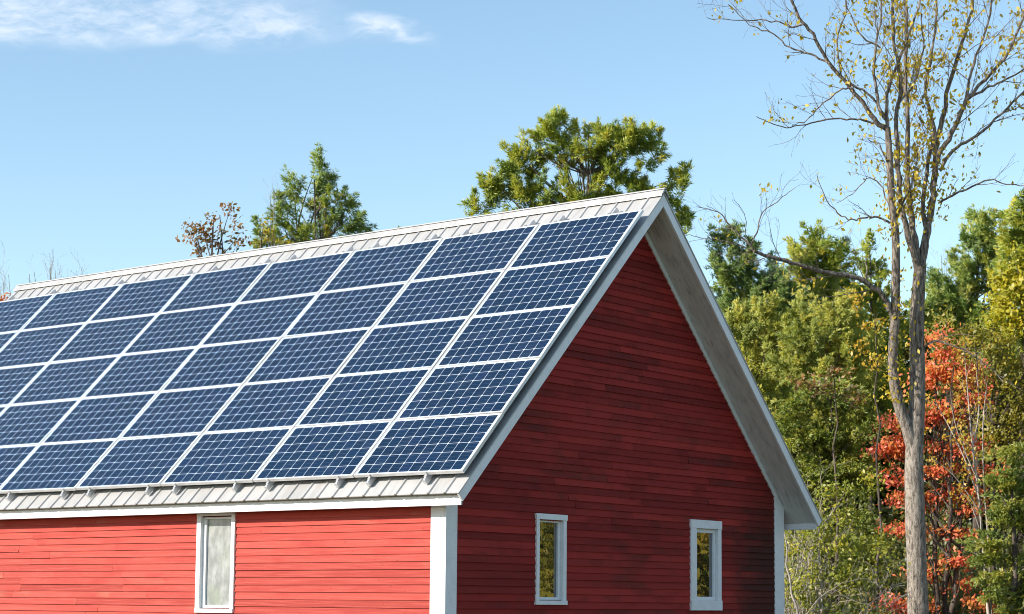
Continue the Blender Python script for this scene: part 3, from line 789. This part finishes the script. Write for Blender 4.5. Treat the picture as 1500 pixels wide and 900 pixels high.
# --- the tall grey tree in front of the wood
def tall_tree():
    D = 41.0; k = mpp(D); base = ground(1347, D); base[2] = -.05
    root = empty('elm_tree', base); tag(root, 'tall grey barked tree with few yellow leaves and upswept bare limbs', 'tree')
    LM = [  # (points, start radius px, end radius px, depth drift m)
     ([(1349,960),(1345,900),(1342,800),(1339,700),(1340,650),(1343,600),(1344,550),(1343,480),(1345,430),(1348,390)], 17, 9, 0),
     ([(1340,672),(1330,630),(1319,600),(1310,560),(1308,520),(1311,470),(1312,420),(1312,350),(1306,290),(1303,230),(1300,187)], 9.5, 4.2, -.5),
     ([(1348,410),(1352,370),(1360,330),(1366,297),(1370,250),(1373,200),(1383,167),(1390,127),(1407,73),(1420,27),(1431,-30)], 6.5, 1.8, .8),
     ([(1347,410),(1342,360),(1335,320),(1332,290),(1329,233),(1330,167),(1326,100),(1328,33),(1323,-40)], 5.5, 2.2, .3),
     ([(1346,405),(1334,360),(1324,320),(1319,290),(1315,233),(1313,173),(1320,123),(1313,83),(1307,33),(1311,-30)], 5.0, 1.8, -.6),
     ([(1350,400),(1357,350),(1352,300),(1360,240),(1368,190),(1356,140),(1362,90),(1372,30),(1370,-30)], 4.0, 1.4, 1.0),
     ([(1300,190),(1284,178),(1268,158),(1245,127),(1213,90),(1190,50),(1170,25),(1148,-25)], 3.9, 1.7, -1.2),
     ([(1300,190),(1299,150),(1303,127),(1316,90),(1330,55),(1345,10),(1352,-30)], 3.0, 1.2, .5),
     ([(1297,175),(1288,155),(1280,110),(1283,67),(1291,25),(1290,-30)], 2.8, 1.2, .9),
     ([(1370,240),(1378,222),(1393,197),(1410,160),(1420,143),(1450,110),(1473,83),(1490,45),(1512,-10)], 4.2, 1.5, -1.0),
     ([(1376,250),(1387,233),(1400,217),(1433,197),(1467,167),(1502,133),(1540,95)], 3.0, 1.2, -.6),
     ([(1408,163),(1416,140),(1427,93),(1443,50),(1454,-5),(1460,-40)], 2.6, 1.2, .8),
     ([(1420,143),(1445,130),(1467,120),(1500,101),(1540,70)], 2.0, .9, .3),
     ([(1283,180),(1262,176),(1247,175),(1213,175),(1180,182),(1150,187),(1128,180),(1108,171)], 1.7, .5, -.9),
     ([(1246,129),(1230,132),(1200,157),(1182,176),(1160,184)], 1.4, .5, -.2),
     ([(1214,92),(1187,80),(1157,70),(1133,50),(1100,37),(1067,7)], 1.6, .5, .4),
     ([(1176,36),(1160,40),(1143,33),(1113,30),(1073,30),(1035,26)], 1.4, .4, -.3),
     ([(1240,120),(1275,140),(1284,152)], 1.6, 1.8, .2),
     ([(1377,297),(1395,287),(1417,277),(1450,263),(1473,270),(1502,272)], 1.9, .6, -.8),
     ([(1308,466),(1300,445),(1290,430),(1267,413),(1247,406),(1200,397),(1160,385),(1125,376),(1105,368)], 4.6, 2.4, -1.4),
     ([(1105,368),(1093,353),(1067,327),(1053,312),(1020,303)], 1.8, .4, -.4),
     ([(1112,371),(1085,360),(1055,352),(1030,350),(1012,345)], 1.1, .4, -.3),
     ([(1100,358),(1110,335),(1118,310),(1145,290),(1165,275)], 1.2, .4, .3),
     ([(1303,327),(1290,319),(1277,317),(1262,320),(1247,322),(1227,313),(1207,287),(1197,257)], 1.8, .5, -.8),
     ([(1303,300),(1288,270),(1270,262),(1248,285),(1225,298)], 1.2, .4, .4),
     ([(1344,520),(1357,507),(1377,500),(1410,513),(1443,533),(1470,560)], 1.8, .6, -.5),
     ([(1267,413),(1270,395),(1268,375)], 1.6, .6, .2),
     ([(1344,860),(1335,870),(1322,874),(1310,884)], 1.0, .4, -.4),
     ([(1310,330),(1322,300),(1336,268),(1344,225)], 2.0, .8, .4),
     ([(1305,260),(1290,215),(1272,205)], 1.4, .5, -.3),
     ([(1318,150),(1340,120),(1352,70),(1350,20)], 1.6, .8, -.6),
     ([(1290,70),(1265,55),(1245,20),(1235,-20)], 1.5, .7, -.3),
     ([(1232,112),(1226,60),(1238,20),(1240,-20)], 1.4, .7, .6),
    ]
    tm, bm_, tips = MB(), MB(), []
    pool = []; trunk_leaf = []
    for i, (pl, r0, r1, dr) in enumerate(LM):
        st = np.array(pl[0], float); off0 = 0.0
        if pool:
            q = min(pool, key=lambda t: (t[0]-st[0])**2 + (t[1]-st[1])**2); off0 = q[2]
        cum = np.concatenate([[0], np.cumsum(np.hypot(*np.diff(np.array(pl), axis=0).T))]) / 330.0
        offs_ = [off0 + dr * min(c, 1.2) for c in cum]
        P = np.array([at(x, y, D + o) for (x, y), o in zip(pl, offs_)])
        S = smooth(P, max(10, 3 * len(pl)))
        if i > 1: S[1:-1] += rng.normal(size=(len(S) - 2, 3)) * .012
        tt = np.linspace(0, 1, len(S))
        if i == 0: tt = tt ** .8
        rr = (r0 + (r1 - r0) * tt) * k
        rr *= 1 + rng.normal(size=len(S)) * (.02 if i < 2 else .05)
        (tm if r0 > 2.2 else bm_).tube(S, rr, 14 if r0 > 8 else 7)
        sx = smooth(np.array([(x, y, o) for (x, y), o in zip(pl, offs_)]), max(10, 3 * len(pl)))
        pool += [tuple(v) for v in sx]
        if i > 1:
            hi = r0 > 2.2
            twigs(bm_, S, rr, 2 if hi else 1, tips, .42 if hi else .30, 1.7 if hi else 1.0, .22, .22 if hi else .12)
        if 1 <= i <= 5: trunk_leaf.append(S)
    tm.build('trunk', M_bark, root, base, smooth=True); bm_.build('branches', M_bark, root, base, smooth=True)
    pts = np.concatenate([t[1:] for t in tips]); hz = np.array([p[2] for p in pts])
    xs = (pts - CAM) @ cr / ((pts - CAM) @ cw) * F + 750
    w = np.clip((hz - 4.5) / 6, .25, 1.3) * np.clip((xs - 1000) / 300, .35, 1.2); w /= w.sum()
    nclu = 900; idx = rng.choice(len(pts), nclu, p=w)
    kk = rng.integers(2, 7, nclu); rep = np.repeat(np.arange(nclu), kk)
    P = pts[idx][rep] + rng.normal(size=(len(rep), 3)) * np.array([.095, .095, .075]) - np.array([0, 0, .03])
    tone = rng.uniform(.05, .95, nclu)[rep]
    tl = np.concatenate([s[len(s)//4:] for s in trunk_leaf]); tl = tl[(tl[:, 2] > 4.6) & (tl[:, 2] < 10.5)]
    q = tl[rng.integers(len(tl), size=260)]; q = np.repeat(q, 3, 0) + rng.normal(size=(780, 3)) * np.array([.2, .2, .12])
    P = np.concatenate([P, q]); tone = np.concatenate([tone, rng.uniform(.3, 1, 780)])
    n_ = len(P); d = unit(np.array([0, 0, -.8]) + .6 * rng.normal(size=(n_, 3)))
    s = (.056 * rng.uniform(.6, 1.25, n_))[:, None]
    cards('crown', P, d * s, unit(np.cross(d, rsph(n_))) * s * .55, tone, LEAF_TALL, root, base)
LEAF_TALL = foliage_mat('sparse_yellow_leaves', ev((.13, .12, .022), (.46, .36, .030), (.64, .48, .032), (.46, .33, .08)), .4)
tall_tree()

# --- woods off to the right of the view, mirrored in the gable windows
for i, (x, y, h_, lf, lab) in enumerate(((16, 24, 9, 'olive', 'olive yellow tree mirrored in the gable windows'), (22, 27, 11, 'yellow', 'yellow tree mirrored in the gable windows'),
                                         (27, 22, 10, 'softpine', 'green tree mirrored in the gable windows'), (12, 30, 12, 'gold', 'golden tree mirrored in the gable windows'), (20, 36, 13, 'goldpine', 'tall tree at the back of those mirrored in the gable windows'), (30,32,12,'olive','broad olive tree mirrored in the gable windows'), (7.5, 27, 10, 'red', 'red maple mirrored in the gable windows'))):
    base = np.array([x, y, -.05]); root = empty('woodland_tree', base); tag(root, lab, 'tree', 'trees mirrored in the windows')
    n_ = 130; q = rsph(n_) * rng.uniform(0, 1, (n_, 1)) ** .45
    C_ = base + np.array([0, 0, h_ * .48]) + q * np.array([3.4, 3.4, h_ * .48])
    tm = MB(); tm.tube(bez(base, base + np.array([.2, .1, h_ * .5]), base + np.array([.1, 0, h_ * .9]), 8), np.linspace(.16, .02, 8), 6)
    for c in C_[::3]: tm.tube(bez(base + np.array([.1, .05, max(.6, c[2] - 1.2)]), (base + c) / 2 + np.array([0, 0, c[2] * .35]), c, 5), np.linspace(.05, .01, 5), 4)
    tm.build('trunk', M_bark_dark, root, base, smooth=True)
    r_ = np.repeat(np.arange(n_), 130); P = C_[r_] + rng.normal(size=(len(r_), 3)) * .42
    c, U, V = leaf_cards(P, .15); cards('crown', c, U, V, rng.uniform(.2, .8, n_)[r_] + rng.normal(size=len(r_)) * .1, LEAF[lf], root, base)

# ------------------------------------------------------------------ light, sky, camera
sd = bpy.data.lights.new('sun', 'SUN'); sd.energy = 4.1; sd.angle = R(.55); sd.color = (1.0, .915, .81)
so = bpy.data.objects.new('sun', sd); COL.objects.link(so)
so.rotation_euler = Vector(SUN.tolist()).to_track_quat('Z', 'Y').to_euler(); so.location = (-30, -40, 40)

W = bpy.data.worlds.new('World'); SC.world = W; W.use_nodes = True
nt = W.node_tree; bg = nt.nodes['Background']; n = N(nt)
sky = n.node('ShaderNodeTexSky', sky_type='NISHITA', sun_disc=False)
sky.sun_elevation = math.asin(SUN[2]); sky.sun_rotation = math.atan2(SUN[0], SUN[1])
sky.air_density = 1.0; sky.dust_density = .4; sky.ozone_density = 1.5; sky.altitude = 300
# thin cirrus, laid out by compass direction and height above the horizon
def azel(px, py):
    d = cw + (px - 750) / F * cr - (py - 450 - SY) / F * cu
    d = d / np.linalg.norm(d); return np.array([math.atan2(d[0], d[1]), math.asin(d[2])])
p0 = np.array([300., 45.]); e0 = azel(*p0)
J = np.stack([(azel(p0[0] + 100, p0[1]) - e0) / 100, (azel(p0[0], p0[1] + 40) - e0) / 40], 1); Ji = np.linalg.inv(J)
dx, dy, dz = n.sep(n.node('ShaderNodeTexCoord').outputs['Generated'])
az = n.sub(n.m('ARCTAN2', dx, dy), float(e0[0])); el = n.sub(n.m('ARCSINE', dz), float(e0[1]))
X = n.add(n.add(n.mul(az, float(Ji[0, 0])), n.mul(el, float(Ji[0, 1]))), float(p0[0]))
Y = n.add(n.add(n.mul(az, float(Ji[1, 0])), n.mul(el, float(Ji[1, 1]))), float(p0[1]))
warp = n.noise(n.comb(n.mul(X, .0045), n.mul(Y, .010), 0.0), 1.0, 4, .55)
warp2 = n.noise(n.comb(n.mul(X, .011), n.mul(Y, .022), 5.0), 1.0, 4, .55)
Yw = n.add(n.add(Y, n.mul(n.sub(warp, .5), 46.0)), n.mul(n.sub(warp2, .5), 22.0))
streak = n.noise(n.comb(n.mul(X, .0075), n.mul(n.add(Yw, n.mul(X, .16)), .026), 3.0), 1.0, 7, .62, .9)
fine = n.noise(n.comb(n.mul(X, .020), n.mul(n.add(Yw, n.mul(X, -.12)), .050), 9.0), 1.0, 6, .62, .5)
edge = n.add(66.0, n.mul(X, -.020))
top = n.add(n.mul(X, .10), -75.0)
m1 = n.mul(n.mul(n.rng(Yw, n.add(edge, 20.0), n.sub(edge, 18.0)), n.rng(Yw, top, n.add(top, 85.0))), n.rng(X, 560.0, 400.0))
xc = n.sub(X, 560.0)
cy = n.add(n.add(39.0, n.mul(xc, .16)), n.mul(n.mul(xc, xc), .0014))
m2 = n.mul(n.mul(n.rng(n.m('ABSOLUTE', n.sub(Yw, cy)), 27.0, 3.0), n.rng(X, 492.0, 535.0)), n.rng(X, 655.0, 585.0))
wisp = n.add(n.rng(streak, .25, .75, .10, .68), n.rng(fine, .38, .70, -.12, .28))
mask = n.m('MULTIPLY', n.m('MAXIMUM', m1, n.mul(m2, 1.25)), wisp, clamp=True)
hs_ = n.node('ShaderNodeHueSaturation'); hs_.inputs['Saturation'].default_value = .97; n.put(hs_.inputs['Color'], sky.outputs[0]); hs_.inputs['Hue'].default_value = .490; skyc = hs_.outputs[0]
c = n.mix(n.mul(mask, .80), skyc, (4.6, 4.9, 5.4))
nt.links.new(c, bg.inputs[0]); bg.inputs[1].default_value = .135

cd = bpy.data.cameras.new('camera'); co = bpy.data.objects.new('camera', cd); COL.objects.link(co)
M3 = Matrix((Vector(cr.tolist()), Vector(cu.tolist()), Vector((-cw).tolist()))).transposed()
co.matrix_world = Matrix.Translation(Vector(CAM.tolist())) @ M3.to_4x4()
cd.sensor_width = 36; cd.sensor_fit = 'HORIZONTAL'; cd.lens = F * 36 / 1500
cd.shift_y = SY / 1500; cd.clip_start = .5; cd.clip_end = 6000
SC.camera = co

SC.view_settings.view_transform = 'Standard'; SC.view_settings.look = 'None'
SC.view_settings.exposure = 0.75; SC.view_settings.gamma = 1.0
SC.cycles.max_bounces = 6; SC.cycles.diffuse_bounces = 3; SC.cycles.glossy_bounces = 3; SC.cycles.transmission_bounces = 4
SC.cycles.use_denoising = True
SC.cycles.filter_width = 1.0
